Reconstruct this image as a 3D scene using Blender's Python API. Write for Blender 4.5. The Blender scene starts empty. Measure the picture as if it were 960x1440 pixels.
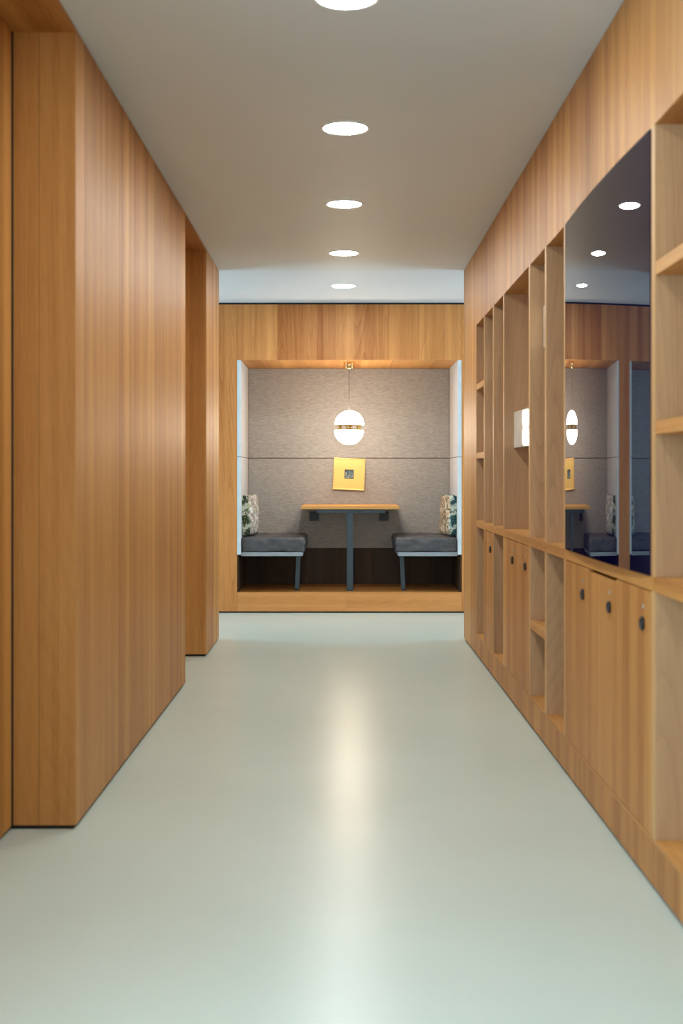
import bpy, bmesh, math, random
from mathutils import Vector, Matrix, noise
random.seed(7)
S = bpy.context.scene
COL = S.collection
PI = math.pi

# ------------------------------------------------------------------ camera
cam = bpy.data.cameras.new('camera'); co = bpy.data.objects.new('camera', cam); COL.objects.link(co)
co.location = (0, 0, 1.2); co.rotation_euler = (PI/2, 0, 0)
cam.sensor_fit = 'VERTICAL'; cam.sensor_height = 36; cam.lens = 45
cam.shift_x = 0.0; cam.shift_y = -49/1440
cam.clip_start = .05
cam.dof.use_dof = True; cam.dof.focus_distance = 10.0; cam.dof.aperture_fstop = 3.2
S.camera = co
# ------------------------------------------------------------------ world, exposure, daylight
W = bpy.data.worlds.new('world'); S.world = W; W.use_nodes = True
W.node_tree.nodes['Background'].inputs[0].default_value = (.55, .75, 1, 1)
W.node_tree.nodes['Background'].inputs[1].default_value = .6
vs = S.view_settings
vs.view_transform = 'Standard'; vs.look = 'None'; vs.gamma = 1; vs.use_curve_mapping = False
vs.exposure = 0.66
def area(name, loc, direction, sx, sy, power, color):
    l = bpy.data.lights.new(name, 'AREA'); l.shape = 'RECTANGLE'; l.size = sx; l.size_y = sy
    l.energy = power; l.color = color
    o = bpy.data.objects.new(name, l); COL.objects.link(o); o.location = loc
    o.rotation_euler = Vector(direction).to_track_quat('-Z', 'Y').to_euler()
    return o
# daylight entering through the four windows (one behind the camera and one in the left recess, one at each end of the cross passage)
area('daylight_rear', (-.1, -2.93, 1.45), (0, 1, 0), 1.5, 1.9, 18, (.66, .86, 1))
area('daylight_side', (-1.085, .9, 1.45), (1, 0, 0), 1.9, 2.0, 92, (.54, .80, 1))
area('daylight_west', (-3.32, 10.39, 1.4), (1, 0, 0), 1.5, 2.0, 38, (.50, .78, 1))
area('daylight_east', (3.32, 10.39, 1.4), (-1, 0, 0), 1.5, 2.0, 38, (.50, .78, 1))

# ------------------------------------------------------------------ node helpers
def mat(name):
    m = bpy.data.materials.new(name); m.use_nodes = True
    nt = m.node_tree; b = nt.nodes['Principled BSDF']
    return m, nt, b
def N(nt, t, **k):
    n = nt.nodes.new(t)
    for a, v in k.items(): setattr(n, a, v)
    return n
def math_(nt, op, a, b=None):
    n = N(nt, 'ShaderNodeMath', operation=op)
    for i, v in enumerate((a, b)):
        if v is None: continue
        if isinstance(v, (int, float)): n.inputs[i].default_value = v
        else: nt.links.new(v, n.inputs[i])
    return n.outputs[0]
def ramp(nt, fac, stops):
    r = N(nt, 'ShaderNodeValToRGB'); e = r.color_ramp.elements
    while len(e) < len(stops): e.new(.5)
    for i, (p, c) in enumerate(stops):
        e[i].position = p; e[i].color = (*c, 1)
    nt.links.new(fac, r.inputs[0]); return r.outputs[0]
def bump(nt, b, h, strength, dist=.002):
    n = N(nt, 'ShaderNodeBump'); n.inputs['Strength'].default_value = strength; n.inputs['Distance'].default_value = dist
    nt.links.new(h, n.inputs['Height']); nt.links.new(n.outputs[0], b.inputs['Normal'])

def simple(name, col, rough=.5, metal=0, noise_s=0, amt=.06, spec=None, ior=None):
    m, nt, b = mat(name)
    b.inputs['Base Color'].default_value = (*col, 1); b.inputs['Roughness'].default_value = rough
    b.inputs['Metallic'].default_value = metal
    if spec is not None: b.inputs['Specular IOR Level'].default_value = spec
    if ior: b.inputs['IOR'].default_value = ior
    tc = N(nt, 'ShaderNodeTexCoord'); n = N(nt, 'ShaderNodeTexNoise')
    n.inputs['Scale'].default_value = noise_s or 12; n.inputs['Detail'].default_value = 3
    nt.links.new(tc.outputs['Object'], n.inputs[0])
    c = ramp(nt, n.outputs[0], [(.3, tuple(v*(1-amt) for v in col)), (.7, tuple(min(1, v*(1+amt)) for v in col))])
    nt.links.new(c, b.inputs['Base Color'])
    return m

def wood(name, light, dark, grain='Z', rough=.46, ring=.5, strips=True, spec=.33):
    """veneered oak: grain runs along the given axis; object property 'tone' shifts each piece"""
    m, nt, b = mat(name)
    L = nt.links.new
    tc = N(nt, 'ShaderNodeTexCoord'); oi = N(nt, 'ShaderNodeObjectInfo')
    off = N(nt, 'ShaderNodeCombineXYZ')
    r17 = math_(nt, 'MULTIPLY', oi.outputs['Random'], 17.0)
    for i in range(3): L(r17, off.inputs[i])
    add = N(nt, 'ShaderNodeVectorMath', operation='ADD')
    L(tc.outputs['Object'], add.inputs[0]); L(off.outputs[0], add.inputs[1])
    mp = N(nt, 'ShaderNodeMapping')
    s = {'X': (.06, 1, 1), 'Y': (1, .06, 1), 'Z': (1, 1, .06)}[grain]
    mp.inputs['Scale'].default_value = s; L(add.outputs[0], mp.inputs[0])
    # broad variation
    n1 = N(nt, 'ShaderNodeTexNoise'); n1.inputs['Scale'].default_value = 7; n1.inputs['Detail'].default_value = 3; n1.inputs['Roughness'].default_value = .5
    L(mp.outputs[0], n1.inputs[0])
    # fine pores
    n2 = N(nt, 'ShaderNodeTexNoise'); n2.inputs['Scale'].default_value = 150; n2.inputs['Detail'].default_value = 4; n2.inputs['Roughness'].default_value = .7
    L(mp.outputs[0], n2.inputs[0])
    # growth-ring figure: contour lines of a stretched noise
    n3 = N(nt, 'ShaderNodeTexNoise'); n3.inputs['Scale'].default_value = 3.2; n3.inputs['Detail'].default_value = 1
    L(mp.outputs[0], n3.inputs[0])
    rg = math_(nt, 'FRACT', math_(nt, 'MULTIPLY', n3.outputs[0], 58.0))
    rg = math_(nt, 'MULTIPLY', math_(nt, 'POWER', rg, 2.0), n1.outputs[0])
    v = math_(nt, 'ADD', math_(nt, 'MULTIPLY', n1.outputs[0], .75), math_(nt, 'MULTIPLY', n2.outputs[0], .38))
    v = math_(nt, 'ADD', v, math_(nt, 'MULTIPLY', rg, .22*ring))
    if strips:
        sep = N(nt, 'ShaderNodeSeparateXYZ'); L(tc.outputs['Object'], sep.inputs[0])
        a = sep.outputs[0] if grain != 'X' else sep.outputs[2]
        bb = sep.outputs[1] if grain != 'Y' else sep.outputs[2]
        k = math_(nt, 'ADD', math_(nt, 'MULTIPLY', math_(nt, 'ADD', a, bb), 1/.095), r17)
        wn = N(nt, 'ShaderNodeTexWhiteNoise', noise_dimensions='1D')
        L(math_(nt, 'FLOOR', k), wn.inputs['W'])
        v = math_(nt, 'ADD', v, math_(nt, 'MULTIPLY', math_(nt, 'SUBTRACT', wn.outputs[0], .5), .20))
        k2 = math_(nt, 'ADD', math_(nt, 'MULTIPLY', math_(nt, 'ADD', a, bb), 1/.026), r17)
        wn2 = N(nt, 'ShaderNodeTexWhiteNoise', noise_dimensions='1D'); L(math_(nt, 'FLOOR', k2), wn2.inputs['W'])
        v = math_(nt, 'ADD', v, math_(nt, 'MULTIPLY', math_(nt, 'SUBTRACT', wn2.outputs[0], .5), .09))
    at = N(nt, 'ShaderNodeAttribute', attribute_type='OBJECT', attribute_name='tone')
    v = math_(nt, 'ADD', v, at.outputs['Fac'])
    c = ramp(nt, v, [(.34, light), (.60, tuple((l*.55+d*.45) for l, d in zip(light, dark))), (.92, dark)])
    L(c, b.inputs['Base Color'])
    rr = N(nt, 'ShaderNodeMapRange'); L(n2.outputs[0], rr.inputs[0])
    rr.inputs['To Min'].default_value = rough-.05; rr.inputs['To Max'].default_value = rough+.09
    L(rr.outputs[0], b.inputs['Roughness'])
    b.inputs['Specular IOR Level'].default_value = spec
    bump(nt, b, n2.outputs[0], .10, .001)
    return m

OL, OD = (.63, .312, .088), (.32, .113, .019)
M = {}
M['oak'] = wood('oak_vertical', OL, OD, 'Z')
M['oak_x'] = wood('oak_lengthwise', OL, OD, 'X')
M['oak_y'] = wood('oak_along', OL, OD, 'Y')
M['oak_edge'] = wood('oak_edge', (.66, .40, .18), (.42, .215, .075), 'Z', ring=.1, strips=False)
M['oak_in'] = wood('oak_figured', (.60, .36, .185), (.33, .178, .080), 'Z', ring=.9, strips=False, rough=.34, spec=.5)
OF, OG = (.76, .335, .100), (.40, .128, .026)
M['oak_far'] = wood('oak_far_vertical', OF, OG, 'Z', ring=1.1)
M['oak_far_x'] = wood('oak_far_lengthwise', OF, OG, 'X', ring=.8)
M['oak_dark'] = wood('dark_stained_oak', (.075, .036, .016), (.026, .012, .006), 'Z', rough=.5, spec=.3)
M['black'] = simple('black_gap', (.012, .011, .010), .8)
M['plaster'] = simple('ceiling_paint', (.64, .665, .66), .55, noise_s=1.2, amt=.015, spec=.35)
M['plaster2'] = simple('ceiling_paint_white', (.66, .70, .72), .6, noise_s=1.2, amt=.015)
M['wallpaint'] = simple('wall_paint', (.62, .61, .58), .7)
M['white_trim'] = simple('white_trim', (.85, .85, .84), .35)
M['steel'] = simple('blue_grey_steel', (.032, .050, .060), .38, .0, spec=.5)
M['blackplastic'] = simple('black_plastic', (.010, .009, .009), .35)
M['brass'] = simple('polished_brass', (.83, .58, .26), .14, 1.0)
M['goldframe'] = simple('gold_frame', (.80, .50, .18), .3, .8)
M['chrome'] = simple('satin_metal', (.62, .60, .57), .3, 1.0)
M['whitelac'] = simple('white_lacquer', (.80, .78, .70), .08, spec=.7)

def make_floor():
    m, nt, b = mat('poured_resin'); L = nt.links.new
    tc = N(nt, 'ShaderNodeTexCoord')
    n = N(nt, 'ShaderNodeTexNoise'); n.inputs['Scale'].default_value = .9; n.inputs['Detail'].default_value = 4
    L(tc.outputs['Object'], n.inputs[0])
    c = ramp(nt, n.outputs[0], [(.3, (.50, .56, .49)), (.7, (.55, .61, .54))]); L(c, b.inputs['Base Color'])
    b.inputs['Specular IOR Level'].default_value = .16
    n2 = N(nt, 'ShaderNodeTexNoise'); n2.inputs['Scale'].default_value = 3; n2.inputs['Detail'].default_value = 1
    L(tc.outputs['Object'], n2.inputs[0])
    r = N(nt, 'ShaderNodeMapRange'); L(n2.outputs[0], r.inputs[0]); r.inputs['To Min'].default_value = .275; r.inputs['To Max'].default_value = .305
    L(r.outputs[0], b.inputs['Roughness'])
    return m
M['floor'] = make_floor()

def make_felt(name, c1, c2):
    m, nt, b = mat(name); L = nt.links.new
    tc = N(nt, 'ShaderNodeTexCoord')
    mp = N(nt, 'ShaderNodeMapping'); mp.inputs['Scale'].default_value = (.35, .35, 1.6); L(tc.outputs['Object'], mp.inputs[0])
    n = N(nt, 'ShaderNodeTexNoise'); n.inputs['Scale'].default_value = 60; n.inputs['Detail'].default_value = 8; n.inputs['Roughness'].default_value = .75
    L(mp.outputs[0], n.inputs[0])
    c = ramp(nt, n.outputs[0], [(.30, c1), (.70, c2)]); L(c, b.inputs['Base Color'])
    b.inputs['Roughness'].default_value = .95; b.inputs['Specular IOR Level'].default_value = .15
    bump(nt, b, n.outputs[0], .5, .004)
    return m
M['felt'] = make_felt('grey_boucle_fabric', (.25, .232, .215), (.43, .40, .37))
M['felt_side'] = make_felt('pale_grey_fabric', (.44, .42, .40), (.56, .54, .52))
M['panel_edge'] = simple('pale_panel_edge', (.62, .68, .70), .5)  # cool daylight reflected by the front edge is put into this pale blue
M['leather'] = simple('charcoal_leather', (.070, .066, .070), .42, noise_s=30, amt=.15)
M['seatbase'] = simple('grey_laminate', (.30, .32, .34), .5)

def emit(name, col, s):
    m, nt, b = mat(name)
    b.inputs['Base Color'].default_value = (.9, .9, .9, 1)
    b.inputs['Emission Color'].default_value = (*col, 1); b.inputs['Emission Strength'].default_value = s
    return m
M['led'] = emit('led_diffuser', (.93, 1.0, 1.0), 118)
M['opal'] = emit('opal_glass', (1, .84, .66), 25)

m, nt, b = mat('black_glass')
b.inputs['Base Color'].default_value = (.0014, .0012, .022, 1); b.inputs['Roughness'].default_value = .0
b.inputs['IOR'].default_value = 1.5; b.inputs['Specular IOR Level'].default_value = .5
M['glass'] = m

def make_floral(name, base, mid, leaf, accent):
    m, nt, b = mat(name); L = nt.links.new
    tc = N(nt, 'ShaderNodeTexCoord')
    nz = N(nt, 'ShaderNodeTexNoise'); nz.inputs['Scale'].default_value = 9; nz.inputs['Detail'].default_value = 3
    L(tc.outputs['Object'], nz.inputs[0])
    sc = N(nt, 'ShaderNodeVectorMath', operation='SCALE'); sc.inputs['Scale'].default_value = .16; L(nz.outputs['Color'], sc.inputs[0])
    ad = N(nt, 'ShaderNodeVectorMath', operation='ADD'); L(tc.outputs['Object'], ad.inputs[0]); L(sc.outputs[0], ad.inputs[1])
    v = N(nt, 'ShaderNodeTexVoronoi', feature='DISTANCE_TO_EDGE'); v.inputs['Scale'].default_value = 24; L(ad.outputs[0], v.inputs['Vector'])
    w = N(nt, 'ShaderNodeTexVoronoi'); w.inputs['Scale'].default_value = 24; L(ad.outputs[0], w.inputs['Vector'])
    big = N(nt, 'ShaderNodeTexNoise'); big.inputs['Scale'].default_value = 11; L(tc.outputs['Object'], big.inputs[0])
    sepc = N(nt, 'ShaderNodeSeparateColor'); L(w.outputs['Color'], sepc.inputs[0])
    c1 = ramp(nt, sepc.outputs[0], [(.0, base), (.35, mid), (.55, leaf), (.8, accent)])
    c1n = c1.node; c1n.color_ramp.interpolation = 'CONSTANT'
    line = ramp(nt, v.outputs[0], [(.05, (0, 0, 0)), (.10, (1, 1, 1))])
    mx = N(nt, 'ShaderNodeMix', data_type='RGBA'); L(line, mx.inputs[0]); mx.inputs[6].default_value = (*leaf, 1); L(c1, mx.inputs[7])
    mask = ramp(nt, big.outputs[0], [(.47, (0, 0, 0)), (.53, (1, 1, 1))])
    mx2 = N(nt, 'ShaderNodeMix', data_type='RGBA'); L(mask, mx2.inputs[0]); L(mx.outputs[2], mx2.inputs[6])
    mx3 = N(nt, 'ShaderNodeMix', data_type='RGBA'); L(line, mx3.inputs[0]); mx3.inputs[6].default_value = (*mid, 1); mx3.inputs[7].default_value = (*base, 1)
    L(mx3.outputs[2], mx2.inputs[7]); L(mx2.outputs[2], b.inputs['Base Color'])
    b.inputs['Roughness'].default_value = .85
    return m
M['floral_green'] = make_floral('floral_green', (.018, .030, .014), (.10, .13, .05), (.55, .55, .44), (.35, .37, .22))
M['floral_teal'] = make_floral('floral_teal', (.010, .045, .060), (.04, .13, .13), (.50, .58, .50), (.20, .34, .28))
M['floral_pale'] = make_floral('floral_pale', (.25, .20, .15), (.45, .43, .40), (.66, .63, .57), (.36, .30, .22))
M['floral_tan'] = make_floral('floral_tan', (.17, .11, .06), (.40, .30, .19), (.55, .45, .31), (.42, .25, .17))

def make_picture():
    m, nt, b = mat('small_blue_picture'); L = nt.links.new
    tc = N(nt, 'ShaderNodeTexCoord'); n = N(nt, 'ShaderNodeTexNoise'); n.inputs['Scale'].default_value = 22; n.inputs['Detail'].default_value = 3; n.inputs['Distortion'].default_value = 1.5
    L(tc.outputs['Object'], n.inputs[0])
    c = ramp(nt, n.outputs[0], [(.35, (.02, .035, .04)), (.5, (.09, .15, .18)), (.68, (.32, .38, .38))]); L(c, b.inputs['Base Color'])
    b.inputs['Roughness'].default_value = .4
    return m
M['picture'] = make_picture()
M['goldmat'] = simple('gold_mount', (.78, .55, .17), .45, .15, noise_s=6, amt=.05)

# ------------------------------------------------------------------ mesh helpers
def add_box(bm, x0, x1, y0, y1, z0, z1, mi=0, bev=0):
    r = bmesh.ops.create_cube(bm, size=1)
    vsx = r['verts']
    for v in vsx:
        v.co = Vector(((x0+x1)/2 + v.co.x*(x1-x0), (y0+y1)/2 + v.co.y*(y1-y0), (z0+z1)/2 + v.co.z*(z1-z0)))
    fs = {f for v in vsx for f in v.link_faces}
    for f in fs: f.material_index = mi
    if bev:
        es = {e for v in vsx for e in v.link_edges}
        bmesh.ops.bevel(bm, geom=list(es), offset=bev, segments=2, profile=.5, affect='EDGES', clamp_overlap=True)
def add_lathe(bm, prof, n=48, mi=0, axis='Z', c=(0, 0, 0), smooth=True, cap=True):
    rings = []
    for r, h in prof:
        ring = []
        for k in range(n):
            a = 2*PI*k/n
            if axis == 'Z': p = (r*math.cos(a), r*math.sin(a), h)
            else: p = (-h, r*math.cos(a), r*math.sin(a))       # axis points to -X
            ring.append(bm.verts.new((c[0]+p[0], c[1]+p[1], c[2]+p[2])))
        rings.append(ring)
    for a, bb in zip(rings, rings[1:]):
        for k in range(n):
            f = bm.faces.new((a[k], a[(k+1) % n], bb[(k+1) % n], bb[k])); f.material_index = mi; f.smooth = smooth
    for ring in ((rings[0], rings[-1]) if cap else ()):
        try:
            f = bm.faces.new(ring); f.material_index = mi
        except ValueError: pass
def obj(name, bm, mats, parent=None, loc=None):
    bmesh.ops.remove_doubles(bm, verts=bm.verts, dist=1e-6)
    bmesh.ops.recalc_face_normals(bm, faces=bm.faces)
    me = bpy.data.meshes.new(name); bm.to_mesh(me); bm.free()
    for mm in (mats if isinstance(mats, (list, tuple)) else [mats]): me.materials.append(M[mm])
    o = bpy.data.objects.new(name, me); COL.objects.link(o)
    if loc is not None: o.location = loc
    if parent is not None: o.parent = parent
    return o
def box(name, x0, x1, y0, y1, z0, z1, m, parent=None, bev=0, tone=None):
    """origin at the base centre of the piece; parents are all unrotated at their own location"""
    cx, cy = (x0+x1)/2, (y0+y1)/2
    bm = bmesh.new(); add_box(bm, x0-cx, x1-cx, y0-cy, y1-cy, 0, z1-z0, 0, bev)
    p = parent.location if parent is not None else Vector((0, 0, 0))
    if parent is not None and parent.parent is not None: p = parent.location + parent.parent.location
    o = obj(name, bm, m, parent, Vector((cx, cy, z0)) - p)
    if tone is not None: o['tone'] = tone
    return o
def thing(name, label, cat, loc=(0, 0, 0), group=None):
    o = bpy.data.objects.new(name, None); COL.objects.link(o); o.location = loc; o.empty_display_size = .1
    o['label'] = label; o['category'] = cat
    if group: o['group'] = group
    return o
def tag(o, label, cat, group=None):
    o['label'] = label; o['category'] = cat
    if group: o['group'] = group
    return o
def struct(o, label):
    o['kind'] = 'structure'; o['label'] = label; o['category'] = {'wal': 'wall', 'flo': 'floor', 'cei': 'ceiling', 'win': 'window', 'bas': 'baseboard', 'doo': 'door', 'tri': 'trim'}[o.name[:3]]
    return o
def T(a=.05): return random.uniform(-a, a)

# ------------------------------------------------------------------ dimensions
XW = .905; H = 2.731; H2 = 2.742
Y0 = -3.0; YE = 9.47; YA = 11.31; YB = 12.20
G = .0007         # half joint between boards
# ------------------------------------------------------------------ floor, ceilings
def multi(name, boxes, m, parent=None):
    bm = bmesh.new()
    for b_ in boxes: add_box(bm, *b_)
    return obj(name, bm, m, parent)
struct(multi('floor', [(-3.6, 3.6, Y0-.2, YA+1.1, -.12, 0)], 'floor'), 'pale grey green poured resin floor with soft sheen')
struct(multi('ceiling', [(-1.6, 1.6, Y0-.2, YE, H, H+.15)], 'plaster'), 'smooth greige corridor ceiling with a row of downlights')
struct(multi('ceiling_far', [(-3.6, 3.6, YE, YA+1.1, H2, H2+.14)], 'plaster2'), 'white ceiling strip of the cross passage before the alcove')

# ------------------------------------------------------------------ vertical boards on a plane
def widths(a, b, lo=.11, hi=.19):
    out = [a]
    while out[-1] < b-hi*1.2: out.append(out[-1]+random.uniform(lo, hi))
    if b-out[-1] < lo*.5: out.pop()
    out.append(b); return out
def boards_x(parent, xf, sgn, cuts, z0, z1, th=.012, ta=.06):
    """boards on plane x = xf whose body lies towards sgn"""
    for a, b in zip(cuts, cuts[1:]):
        x0, x1 = sorted((xf, xf+sgn*th))
        box('board', x0, x1, a+G, b-G, z0, z1, 'oak', parent, tone=T(ta))
def boards_y(parent, yf, sgn, cuts, z0, z1, th=.012, ta=.06, m=None):
    for a, b in zip(cuts, cuts[1:]):
        y0, y1 = sorted((yf, yf+sgn*th))
        box('board', a+G, b-G, y0, y1, z0, z1, m or ('oak_far' if yf > 11 else 'oak'), parent, tone=T(ta))
ZB = .014; ZT = H-.004   # boards start above a shadow gap
XR = 1.118               # recessed plane on the left
# left wall: two proud blocks with a deeper plane between and before them
wl = struct(multi('wall_left', [(-1.6, -XW-.013, 4.372, 7.408, ZB, H), (-1.6, -XW-.013, 8.582, YE-.012, ZB, H),
                                (-1.6, -XR-.03, Y0, YE-.02, ZB, H)], 'oak'), 'left corridor wall of tall vertical oak veneer boards in proud blocks')
boards_x(wl, -XW, -1, widths(4.36+.012, 7.42), ZB, ZT)
boards_x(wl, -XW, -1, widths(8.57+.012, YE-.012, .2, .3), ZB, ZT)
boards_y(wl, 4.36, 1, [-XR, -1.03, -XW], ZB, 2.716, ta=.03)
boards_y(wl, 8.57, 1, [-XR-.02, -XW], ZB, 2.716)
boards_y(wl, 7.42, -1, [-XR-.02, -XW-.013], ZB, 2.716)
boards_y(wl, YE, -1, [-1.5, -1.3, -1.1, -XW], ZB, ZT)
boards_x(wl, -XR-.004, -1, widths(Y0, 4.351, .5, .8), ZB, 2.716, .018)
box('shadow_strip', -XR-.029, -XR-.001, 4.352, 4.3755, ZB, 2.7155, 'black', wl)
boards_x(wl, -XR-.012, -1, widths(7.43, 8.56, .5, .6), ZB, 2.716, .018)
for a, b in ((Y0, 4.36), (7.42, 8.57)):     # wooden soffits over the recesses
    box('soffit', -XR-.04, -XW, a+.001, b-.001, 2.716, H-.001, 'oak_y', wl, tone=.08)
bb = struct(multi('baseboard_left', [(-1.6, -XW-.012, 4.372, 7.408, 0, ZB), (-1.6, -XW-.012, 8.582, YE-.012, 0, ZB), (-1.6, -XR-.03, Y0, YE-.02, 0, ZB)], 'black'), 'black recessed shadow line under the left oak wall')

# right wall: fascia above the bookcase, end panel, back of the bookcase
ZF = 2.22; XB = 1.27
YP = 8.62          # end panel starts here
YN = 1.27          # near end of the bookcase
wr = struct(multi('wall_right', [(XW+.013, 1.6, Y0, YE-.012, ZF+.012, H), (XB+.016, 1.6, Y0, YE-.012, ZB, ZF+.02),
                                 (XW+.013, XB+.03, YP+.013, YE-.012, ZB, ZF+.02), (XW+.013, XB+.03, Y0, YN-.03, ZB, ZF+.02)], 'oak'),
            'right corridor wall of vertical oak veneer boards above the bookcase')
cuts = []
for a, b in ((YN, 2.74), (2.74, 3.72), (3.72, 5.19), (5.19, 6.17), (6.17, 7.15), (7.15, YP)):
    c = widths(a, b, .13, .22); cuts += c[:-1]
cuts.append(YP)
boards_x(wr, XW, 1, cuts, ZF, ZT)
boards_x(wr, XW, 1, [YP, 9.02, YE], ZB, ZT)
boards_x(wr, XW, 1, widths(Y0, YN), ZB, ZT)
boards_y(wr, YE, -1, [XW+.013, 1.1, 1.3, 1.5], ZB, ZT)
box('soffit', XW+.013, XB+.014, YN, YP+.01, ZF, ZF+.011, 'oak_y', wr, tone=.05)
struct(multi('baseboard_right', [(XW+.015, 1.6, Y0, YE-.012, 0, ZB)], 'black'), 'black recessed shadow line under the bookcase wall')

# ------------------------------------------------------------------ far wall with the seating alcove
AX0, AX1, AZ0, AZ1 = -.923, 1.062, .182, 2.236
BX0, BX1 = -3.115, -1.130            # the neighbouring alcove on the left, seen only in the glass panel
cb = [(-3.6, BX0-.001, YA+.013, YB+.2, ZB, H2), (BX1+.001, AX0-.001, YA+.013, YB+.2, ZB, H2), (AX1+.001, 3.6, YA+.013, YB+.2, ZB, H2)]
for a, b in ((AX0, AX1), (BX0, BX1)):
    cb += [(a-.01, b+.01, YA+.013, YB+.2, AZ1+.013, H2-.001), (a-.01, b+.01, YA+.013, YB+.2, ZB, AZ0-.013), (a-.01, b+.01, YB+.034, YB+.2, AZ0-.02, AZ1+.02)]
wf = struct(multi('wall_far', cb, 'oak'), 'far oak panelled wall with recessed seating alcoves')
hx = [AX0]+[(p-480)/159.2 for p in (353, 390, 432, 454, 487, 545, 589, 625)]+[AX1]
boards_y(wf, YA, 1, hx, AZ1, H2-.016, ta=.12)
boards_y(wf, YA, 1, widths(BX0, BX1, .16, .36), AZ1, H2-.016, ta=.12)
boards_y(wf, YA, 1, [BX1, AX0], ZB, H2-.016, ta=.02)
boards_y(wf, YA, 1, [-3.4, BX0], ZB, H2-.016)
boards_y(wf, YA, 1, [AX1, 1.25, 1.5, 1.85, 2.2, 2.6, 3.0, 3.4], ZB, H2-.016)
ZS = 1.380
def alcove(ax0, ax1):
    mid = (ax0+ax1)/2-.03
    for a, b in ((ax0, mid), (mid, ax1)):      # plinth fronts, grain lengthwise
        box('plinth_board', a+G, b-G, YA, YA+.012, ZB, AZ0, 'oak_far_x', wf, tone=-.04+T(.02))
    box('alcove_floor', ax0, ax1, YA+.0125, YB+.02, AZ0-.012, AZ0, 'oak_x', wf, tone=.25)
    sx = [ax0, ax0+.3, ax0+.72, ax0+1.17, ax0+1.58, ax1]
    for a, b in zip(sx, sx[1:]): box('soffit_board', a+G, b-G, YA+.0125, YB+.02, AZ1, AZ1+.012, 'oak_y', wf, tone=T(.06))
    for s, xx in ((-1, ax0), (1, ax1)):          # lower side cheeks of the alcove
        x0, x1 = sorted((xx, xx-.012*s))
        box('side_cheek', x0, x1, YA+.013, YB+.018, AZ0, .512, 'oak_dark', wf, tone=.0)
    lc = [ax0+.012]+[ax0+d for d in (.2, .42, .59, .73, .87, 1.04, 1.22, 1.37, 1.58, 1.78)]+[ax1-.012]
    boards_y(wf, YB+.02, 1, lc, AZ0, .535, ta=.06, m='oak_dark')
    for z0, z1 in ((.524, ZS-.0025), (ZS+.0025, AZ1-.001)):
        o = box('fabric_panel', ax0+.036, ax1-.036, YB-.002, YB+.028, z0, z1, 'felt', wf, bev=.004); o['label'] = 'mottled grey fabric back panel'
        for s in (-1, 1):
            xx = ax0 if s < 0 else ax1
            x0, x1 = sorted((xx-.001*s, xx-.034*s))
            zz0 = .515 if z0 < 1 else z0
            bm = bmesh.new()
            add_box(bm, x0, x1, YA+.001, YA+.006, zz0, z1, 1)
            add_box(bm, x0, x1, YA+.006, YB+.02, zz0, z1, 0)
            o = obj('fabric_side_panel', bm, ['felt_side', 'panel_edge'], wf); o['label'] = 'pale grey fabric side panel'
alcove(AX0, AX1); alcove(BX0, BX1)
# black shadow gap above the header
struct(multi('trim_1', [(-3.4, 3.4, YA+.004, YA+.0125, H2-.016, H2)], 'black'), 'thin black shadow gap between far wall and ceiling')
struct(multi('baseboard_far', [(-3.6, 3.6, YA+.008, YB, 0, ZB)], 'black'), 'black recessed shadow line under the far wall')

# ------------------------------------------------------------------ windows out of view that let the daylight in
def window(name, axis, pos, c, w, z0, z1, label):
    bm = bmesh.new(); f = .05
    def q(u0, u1, a, b):
        if axis == 'x': add_box(bm, pos-.03, pos+.03, u0, u1, a, b)
        else: add_box(bm, u0, u1, pos-.03, pos+.03, a, b)
    q(c-w/2, c-w/2+f, z0, z1); q(c+w/2-f, c+w/2, z0, z1); q(c-w/2+f, c+w/2-f, z0, z0+f); q(c-w/2+f, c+w/2-f, z1-f, z1)
    q(c-w/2+f, c+w/2-f, (z0+z1)/2-.02, (z0+z1)/2+.02)
    return struct(obj(name, bm, 'white_trim'), label)
window('window_1', 'x', -3.42, (YE+YA)/2, 1.7, .3, 2.5, 'tall white framed window at the west end of the cross passage')
window('window_2', 'x', 3.42, (YE+YA)/2, 1.7, .3, 2.5, 'tall white framed window at the east end of the cross passage')
window('window_3', 'y', Y0-.05, -.1, 1.8, .4, 2.5, 'tall white framed window behind the viewer')
window('window_4', 'x', -1.11, .9, 2.1, .4, 2.6, 'tall white framed window in the left recess beside the viewer')
struct(multi('wall_west', [(-3.6, -3.39, YE, YA, 0, .3), (-3.6, -3.39, YE, YA, 2.5, H2), (-3.6, -3.39, YE, YE+.08, .3, 2.5), (-3.6, -3.39, YA-.06, YA, .3, 2.5)], 'wallpaint'), 'painted wall around the west window of the cross passage')
struct(multi('wall_east', [(3.39, 3.6, YE, YA, 0, .3), (3.39, 3.6, YE, YA, 2.5, H2), (3.39, 3.6, YE, YE+.08, .3, 2.5), (3.39, 3.6, YA-.06, YA, .3, 2.5)], 'wallpaint'), 'painted wall around the east window of the cross passage')
struct(multi('wall_rear', [(-1.6, -1.0, Y0-.2, Y0-.01, 0, H), (.8, 1.6, Y0-.2, Y0-.01, 0, H), (-1.0, .8, Y0-.2, Y0-.01, 0, .4), (-1.0, .8, Y0-.2, Y0-.01, 2.5, H)], 'wallpaint'), 'painted wall behind the viewer around its window')
struct(multi('wall_passage', [(-3.6, -1.5, YE-.2, YE, 0, H2), (1.5, 3.6, YE-.2, YE, 0, H2)], 'wallpaint'), 'painted near side wall of the cross passage beyond both corners')

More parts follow.
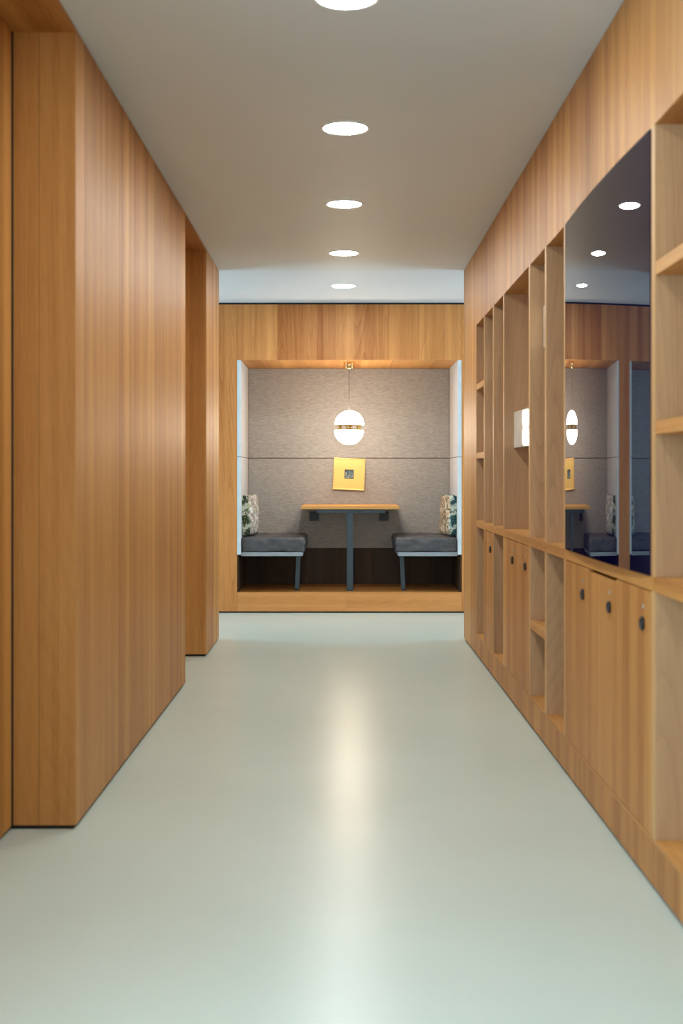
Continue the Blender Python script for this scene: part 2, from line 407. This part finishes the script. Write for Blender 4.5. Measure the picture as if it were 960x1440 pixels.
# ------------------------------------------------------------------ bookcase
bk = thing('bookcase', 'long built-in oak bookcase with open bays lining the right wall', 'bookcase', (XW, YN, 0))
TU = .040
ups = [8.13, 7.64, 7.15, 6.17, 5.68, 5.19, 3.72, 2.74, 1.76]
ZL0, ZL1 = .868, .910; ZK = .150
def upright(yc, z0, z1, y0=None, y1=None):
    a, b = (yc-TU/2, yc+TU/2) if y0 is None else (y0, y1)
    cx, cy = (XW+XB)/2, (a+b)/2
    bm = bmesh.new(); h = (b-a)/2
    add_box(bm, XW-cx, XW-cx+.004, -h, h, 0, z1-z0, 1)
    add_box(bm, XW-cx+.004, XB-cx, -h+.0005, h-.0005, 0, z1-z0, 0)
    o = obj('upright', bm, ['oak_in', 'oak_edge'], bk, Vector((cx, cy, z0))-bk.location); o['tone'] = T(.05)
for y in ups:
    upright(y, ZL1, ZF); upright(y, ZK, ZL0)
upright(0, ZL1, ZF, YP-.018, YP-.001); upright(0, ZK, ZL0, YP-.018, YP-.001)
upright(0, ZL1, ZF, YN-.028, YN+.0); upright(0, ZK, ZL0, YN-.028, YN+.0)
ed = [YP-.0005, 7.15, 5.19, 3.72, 2.74, YN-.028]
for a, b in zip(ed[1:], ed):
    box('ledge', XW, XB, a+.0004, b-.0004, ZL0, ZL1, 'oak_y', bk, tone=T(.03)-.03)
def shelf(a, b, zt, d=0.002):
    box('shelf', XW+d, XB, a+TU/2, b-TU/2, zt-.038, zt, 'oak_y', bk, bev=.0, tone=-.05+T(.03))
for zt in (1.362, 1.822):
    shelf(8.13, YP+.002, zt); shelf(2.74, 3.72, zt); shelf(1.76, 2.74, zt)
shelf(5.68, 6.17, .512)
kc = widths(YN-.028, YP-.0005, .4, .5)
for a, b in zip(kc, kc[1:]): box('kick_board', XW, XW+.016, a+G, b-G, ZB, ZK-.012, 'oak', bk, tone=.06+T(.03))
box('bottom_panel', XW, XB, YN-.028, YP-.0005, ZK-.0118, ZK, 'oak_y', bk, tone=-.02)
for (z0, z1) in ((ZK, ZL0), (ZL1, ZF)):
    c = [YN-.028]+ups[::-1]+[YP-.0005]
    for a, b in zip(c, c[1:]): box('back_panel', XB, XB+.014, a+G, b-G, z0, z1, 'oak_in', bk, tone=T(.04))

# lockers -----------------------------------------------------------------
def pull_meshes():
    bm = bmesh.new()
    add_lathe(bm, [(.0125, .0), (.0205, .0), (.0205, .007), (.0195, .009), (.0150, .009), (.0135, .006), (.0130, .001)], 32, 0, 'X', cap=False)
    add_lathe(bm, [(.001, .0012), (.0138, .0012)], 32, 1, 'X')
    me = bpy.data.meshes.new('handle'); bm.to_mesh(me); bm.free(); me.materials.append(M['blackplastic']); me.materials.append(M['chrome'])
    bm = bmesh.new(); add_lathe(bm, [(.0005, .003), (.006, .003), (.0075, .0015), (.0075, 0)], 20, 0, 'X')
    ml = bpy.data.meshes.new('lock'); bm.to_mesh(ml); bm.free(); ml.materials.append(M['chrome'])
    return me, ml
hm, lm = pull_meshes()
def locker(y0, y1, n, label, gap_mid=False):
    a, b = y0+TU/2, y1-TU/2
    t = thing('locker_cabinet', label, 'cabinet', (XW, (y0+y1)/2, ZK), 'oak lockers under the bookcase ledge')
    bm = bmesh.new()
    cy = (y0+y1)/2
    e = .001
    add_box(bm, .03, XB-XW-.002, a-cy+e, b-cy-e, e, .012); add_box(bm, .03, XB-XW-.002, a-cy+e, b-cy-e, ZL0-ZK-.012, ZL0-ZK-e)
    add_box(bm, .03, XB-XW-.002, a-cy+e, a-cy+.012, .012, ZL0-ZK-.012); add_box(bm, .03, XB-XW-.002, b-cy-.012, b-cy-e, .012, ZL0-ZK-.012)
    add_box(bm, XB-XW-.012, XB-XW-.002, a-cy+.012, b-cy-.012, .012, ZL0-ZK-.012)
    obj('carcass', bm, 'oak', t, (0, 0, 0))
    w = (b-a)/n
    # doors cover the uprights slightly less than flush: they sit between them
    for i in range(n):
        d0, d1 = a+i*w+.0015, a+(i+1)*w-.0015
        top = ZL0-.004-(.009 if gap_mid and i == 1 else 0)
        d = box('door', XW-.001, XW+.019, d0, d1, ZK+.003, top, 'oak', t, tone=.07+T(.05))
        for nm, me_, zz in (('handle', hm, .762), ('lock', lm, .812)):
            k = bpy.data.objects.new(nm, me_); COL.objects.link(k); k.parent = d
            hy = d0+.095
            k.location = Vector((XW-.001, hy, zz))-(d.location+t.location)
locker(7.64, 8.13, 1, 'single door oak locker at the far end, between two open bays')
locker(6.17, 7.15, 2, 'two door oak locker under the open bay holding the wide white box')
locker(3.72, 5.19, 3, 'three door oak locker below the black glass panel', True)

# black convex glass panel -------------------------------------------------
def glass_panel():
    ya, yb = 3.743, 5.168; R = 20.0; cy = (ya+yb)/2; n = 48
    bm = bmesh.new(); h = ZF-ZL1-.003
    def sag(t): return t*t/(2*R)
    F, Bk = [], []
    for i in range(n+1):
        t = -(yb-ya)/2+(yb-ya)*i/n
        x = -.016+sag(t)
        F.append((bm.verts.new((x, t, 0)), bm.verts.new((x, t, h)))); Bk.append((bm.verts.new((.012, t, 0)), bm.verts.new((.012, t, h))))
    for i in range(n):
        f = bm.faces.new((F[i][0], F[i+1][0], F[i+1][1], F[i][1])); f.smooth = True
        bm.faces.new((Bk[i][0], Bk[i+1][0], Bk[i+1][1], Bk[i][1]))
        bm.faces.new((F[i][0], F[i+1][0], Bk[i+1][0], Bk[i][0])); bm.faces.new((F[i][1], F[i+1][1], Bk[i+1][1], Bk[i][1]))
    for i in (0, n): bm.faces.new((F[i][0], F[i][1], Bk[i][1], Bk[i][0]))
    # keep the long smooth face unshaded by the end faces
    for e in bm.edges:
        if len(e.link_faces) == 2 and not all(f.smooth for f in e.link_faces): e.smooth = False
    o = obj('glass_panel', bm, 'glass', None, (XW, cy, ZL1+.001))
    tag(o, 'large glossy black convex glass panel above the three door locker', 'panel')
glass_panel()

# white lacquered boxes hung inside the open bays --------------------------
def white_box(a, b, z, label, yaw=0.0, x0=.968):
    L_ = b-a-TU-.012; cy = (a+b)/2
    bm = bmesh.new(); add_box(bm, 0, XB-x0-.03, -L_/2, L_/2, 0, .200, 0, .003)
    o = obj('white_box', bm, 'whitelac', None, (x0, cy, z)); o.rotation_euler.z = yaw
    tag(o, label, 'box', 'white lacquered boxes in the bookcase bays')
white_box(6.17, 7.15, 1.362, 'wide glossy white box in the double bay beyond the glass panel', math.radians(1.1))
white_box(5.68, 6.17, 1.822, 'glossy white box high up in the narrow bay near the glass panel')
white_box(7.64, 8.13, 1.362, 'glossy white box halfway up the second bay from the far end')
white_box(7.64, 8.13, 1.822, 'glossy white box high up in the second bay from the far end')

# ------------------------------------------------------------------ downlights
def downlight_parts():
    bm = bmesh.new(); add_lathe(bm, [(.094, -.0005), (.108, -.0005), (.108, -.003), (.104, -.005), (.096, -.005), (.094, -.003)], 64, cap=False)
    rng = obj('trim_ring', bm, 'white_trim')
    bm = bmesh.new(); add_lathe(bm, [(.0942, -.0010), (.0942, -.0020), (.0003, -.0020)], 64)
    dif = obj('diffuser', bm, 'led')
    return rng, dif
rng, dif = downlight_parts()
names = {4.08: 'round ceiling downlight at the top edge of the photo, nearest', 5.61: 'round ceiling downlight, second from the top of the photo',
         7.17: 'round ceiling downlight, middle one of the five', 8.74: 'round ceiling downlight just before the passage ceiling',
         10.31: 'round ceiling downlight on the white passage ceiling', 2.52: 'round ceiling downlight just above the top of the photo'}
first = True
for y, lab in names.items():
    t = thing('ceiling_light', lab, 'light', (.016, y, H2 if y > YE else H), 'row of round ceiling downlights')
    for part in (rng, dif):
        p = part if first else part.copy()
        if not first: COL.objects.link(p)
        p.parent = t
    first = False

# ------------------------------------------------------------------ pendant lamp
PX, PY, PZ = .069, 11.53, 1.646
pl = thing('pendant_lamp', 'split opal globe pendant lamp with brass band hanging over the table', 'lamp', (PX, PY, PZ))
Rg = .1315
def hemi(s, dx):
    bm = bmesh.new(); g = .024
    prof = [(.0005, g)]+[(Rg*.985, g)]+[(Rg*math.cos(a), g+Rg*math.sin(a)*.985) for a in [i/20*PI/2 for i in range(1, 20)]]+[(.0005, g+Rg*.985)]
    add_lathe(bm, [(r, h*s) for r, h in prof], 64)
    return obj('globe_half', bm, 'opal', pl, (dx, 0, 0))
hemi(1, .003); hemi(-1, -.002)
bm = bmesh.new()
add_lathe(bm, [(.0005, .0235), (.128, .0235), (.130, .021), (.130, .018), (.0005, .018)], 64)
add_lathe(bm, [(.0005, -.018), (.130, -.018), (.130, -.021), (.128, -.0235), (.0005, -.0235)], 64)
for a in range(6):
    add_lathe(bm, [(.012, -.018), (.012, .018)], 12, c=(.10*math.cos(a*PI/3+.4), .10*math.sin(a*PI/3+.4), 0))
add_lathe(bm, [(.03, -.018), (.03, .018)], 24)
obj('brass_band', bm, 'brass', pl)
bm = bmesh.new(); add_lathe(bm, [(.0005, 0), (.0022, 0), (.0022, AZ1-PZ-.06-.153), (.0005, AZ1-PZ-.06-.153)], 12)
obj('cord', bm, 'blackplastic', pl, (0, 0, .153))
bm = bmesh.new(); hh = AZ1-PZ
add_lathe(bm, [(.0005, hh-.063), (.050, hh-.063), (.052, hh-.061), (.052, hh-.037), (.050, hh-.035), (.018, hh-.035), (.018, hh-.029), (.050, hh-.029), (.052, hh-.027), (.052, hh-.001), (.0005, hh-.001)], 48, smooth=False)
obj('ceiling_canopy', bm, 'brass', pl)

# ------------------------------------------------------------------ framed picture
fr = thing('picture_frame', 'square gold framed picture hanging slightly crooked on the fabric wall', 'picture', (.072, YB-.014, 1.229))
bm = bmesh.new(); w = .151; t = .010
for (a, b, c, d) in ((-w, w, w-t, w), (-w, w, -w, -w+t), (-w, -w+t, -w+t, w-t), (w-t, w, -w+t, w-t)): add_box(bm, a, b, -.012, .011, c, d, 0, .0015)
obj('frame', bm, 'goldframe', fr)
bm = bmesh.new(); q = .043; w2 = w-t
for (a, b, c, d) in ((-w2, w2, q, w2), (-w2, w2, -w2, -q), (-w2, -q, -q, q), (q, w2, -q, q)): add_box(bm, a, b, .0, .004, c, d)
obj('mount', bm, 'goldmat', fr)
bm = bmesh.new(); add_box(bm, -q, q, .003, .007, -q, q); obj('picture', bm, 'picture', fr)
bm = bmesh.new()
for (a, b, c, d) in ((-q, q, q-.005, q), (-q, q, -q, -q+.005), (-q, -q+.005, -q+.005, q-.005), (q-.005, q, -q+.005, q-.005)): add_box(bm, a, b, -.001, .003, c, d)
obj('inner_frame', bm, 'blackplastic', fr)
fr.rotation_euler.y = math.radians(2.3)

# ------------------------------------------------------------------ table
tb = thing('table', 'small alcove table with thin oak top on one steel post', 'table', (.076, 11.41, AZ0))
def tbox(name, x0, x1, y0, y1, z0, z1, m, bev=0, tone=None): return box(name, x0, x1, y0, y1, z0, z1, m, tb, bev, tone)
tbox('tabletop', -.362, .517, 11.44, YB-.004, .912, .943, 'oak_x', .003, -.12)
tbox('post', .048, .104, 11.46, 11.516, AZ0+.006, .880, 'steel', .004)
bm = bmesh.new(); add_box(bm, -.22, .39, 11.455, 11.52, .880, .9115, 0, .003); add_box(bm, .046, .106, 11.52, 12.17, .886, .9115, 0, .002)
o = obj('support_frame', bm, 'steel', tb, -tb.location)
bm = bmesh.new(); add_box(bm, .044, .108, 11.456, 11.520, AZ0+.0005, AZ0+.006, 0); obj('foot_plate', bm, 'steel', tb, -tb.location)

# sockets on the wall
for i, (x0, x1, lab) in enumerate(((-.305, -.215, 'black square wall socket left of the table post'), (.360, .450, 'black square wall socket right of the table post'))):
    t = thing('wall_socket', lab, 'socket', ((x0+x1)/2, YB-.004, .785), 'black sockets under the table')
    bm = bmesh.new(); add_box(bm, -.045, .045, -.012, .001, 0, .085, 0, .003); obj('face_plate', bm, 'blackplastic', t)
    bm = bmesh.new(); add_lathe(bm, [(.026, 0), (.028, 0), (.028, .004), (.026, .004)], 32, cap=False)
    bmesh.ops.rotate(bm, verts=bm.verts, cent=(0, 0, 0), matrix=Matrix.Rotation(PI/2, 3, 'X')); bmesh.ops.translate(bm, verts=bm.verts, vec=(0, -.0125, .0425))
    obj('outlet_ring', bm, 'steel', t)

# ------------------------------------------------------------------ soft boxes
def soft(bm, sx, sy, sz, r, seg=(20, 20, 6), puff=0, nz=0, seed=0, mi=None, wr=6.0):
    nx, ny, nzz = seg; vm = {}
    def V(i, j, k):
        key = (i, j, k)
        if key not in vm:
            p = Vector(((i/nx-.5)*sx, (j/ny-.5)*sy, (k/nzz-.5)*sz))
            q = Vector((max(-sx/2+r, min(sx/2-r, p.x)), max(-sy/2+r, min(sy/2-r, p.y)), max(-sz/2+r, min(sz/2-r, p.z))))
            d = p-q
            if d.length > 1e-9: p = q+d.normalized()*r
            u, w, t = 2*i/nx-1, 2*j/ny-1, 2*k/nzz-1
            p.z += puff*t*(1-u*u)*(1-w*w)
            if nz:
                n_ = noise.noise(Vector((p.x*wr+seed, p.y*wr, p.z*wr*2.2)))
                n2 = noise.noise(Vector((p.x*wr*3+seed, p.y*wr*3, p.z*wr*3)))
                dirv = Vector((u**7, w**7, t**7));
                if dirv.length > 0: p += dirv.normalized()*(n_*nz+n2*nz*.4)
            vm[key] = bm.verts.new(p)
        return vm[key]
    def quad(a, b, c, d):
        f = bm.faces.new((a, b, c, d)); f.smooth = True
        if mi: f.material_index = mi(f)
    for i in range(nx):
        for j in range(ny):
            for k in (0, nzz): quad(V(i, j, k), V(i+1, j, k), V(i+1, j+1, k), V(i, j+1, k))
    for i in range(nx):
        for k in range(nzz):
            for j in (0, ny): quad(V(i, j, k), V(i+1, j, k), V(i+1, j, k+1), V(i, j, k+1))
    for j in range(ny):
        for k in range(nzz):
            for i in (0, nx): quad(V(i, j, k), V(i, j+1, k), V(i, j+1, k+1), V(i, j, k+1))

def bench(x0, x1, legx, s, lab, seed):
    yb0, yb1 = YA+.03, YB-.006
    t = thing('bench', lab, 'bench', ((x0+x1)/2, (yb0+yb1)/2, AZ0), 'cushioned benches in the alcove')
    o = -t.location
    bm = bmesh.new(); add_box(bm, x0+(.02 if s > 0 else 0), x1-(.02 if s < 0 else 0), yb0, yb1, .500, .535, 0, .002)
    obj('seat_base', bm, 'seatbase', t, o)
    bm = bmesh.new(); W_ = x1-x0; soft(bm, W_, yb1-yb0-.004, .128, .022, (48, 56, 10), .012, .013, seed, wr=10)
    obj('seat_cushion', bm, 'leather', t, Vector(((x0+x1)/2, (yb0+yb1)/2, .535+.0655))-t.location)
    # piping round the top edge
    bm = bmesh.new()
    lx = legx
    d = .014*s
    q0 = [(-.019, -.019), (.019, -.019), (.019, .019), (-.019, .019)]
    A = [bm.verts.new((lx+a+d, 11.50+b, AZ0+.018)) for a, b in q0]; B = [bm.verts.new((lx+a, 11.50+b, .500)) for a, b in q0]
    bm.faces.new(A); bm.faces.new(B)
    for i in range(4): bm.faces.new((A[i], A[(i+1) % 4], B[(i+1) % 4], B[i]))
    obj('leg', bm, 'steel', t, o)
    bm = bmesh.new(); add_lathe(bm, [(.015, 0), (.016, .002), (.016, .018), (.0005, .018)], 20, c=(lx+d, 11.50, AZ0)); obj('foot', bm, 'blackplastic', t, o)
bench(-.889, -.325, -.385, -1, 'left alcove bench with charcoal cushion and one steel leg', 3.1)
bench(.482, 1.028, .540, 1, 'right alcove bench with charcoal cushion and one steel leg', 9.7)

def pillow(loc, yaw, lean, mats, lab, seed):
    bm = bmesh.new()
    # local: x = thickness, y = width, z = height ; faces turned to the viewer get material 0
    soft(bm, .36, .36, .095, .03, (26, 26, 8), .022, .006, seed, wr=9)
    bmesh.ops.rotate(bm, verts=bm.verts, cent=(0, 0, 0), matrix=Matrix.Rotation(PI/2, 3, 'Y'))
    bmesh.ops.translate(bm, verts=bm.verts, vec=(0, 0, .18))
    bm.normal_update(); bmesh.ops.recalc_face_normals(bm, faces=bm.faces)
    for f in bm.faces: f.material_index = 0 if abs(f.normal.x) < .6 else 1
    o = obj('pillow', bm, mats, None, loc); o.rotation_euler = (0, lean, yaw)
    tag(o, lab, 'pillow', 'patterned pillows on the benches')
pillow((-.826, 11.60, .679), math.radians(-9), math.radians(-3), ['floral_green', 'floral_pale'], 'green and cream floral pillow on the left bench', 1.3)
pillow((.965, 11.60, .679), math.radians(9), math.radians(3), ['floral_teal', 'floral_tan'], 'teal and tan floral pillow on the right bench', 5.2)
bench(-1.710, -1.164, -1.652, 1, 'bench of the neighbouring alcove, seen mirrored in the black glass panel', 14.2)
pillow((-1.227, 11.60, .679), math.radians(9), math.radians(3), ['floral_teal', 'floral_tan'], 'patterned pillow of the neighbouring alcove, seen mirrored in the glass panel', 8.1)
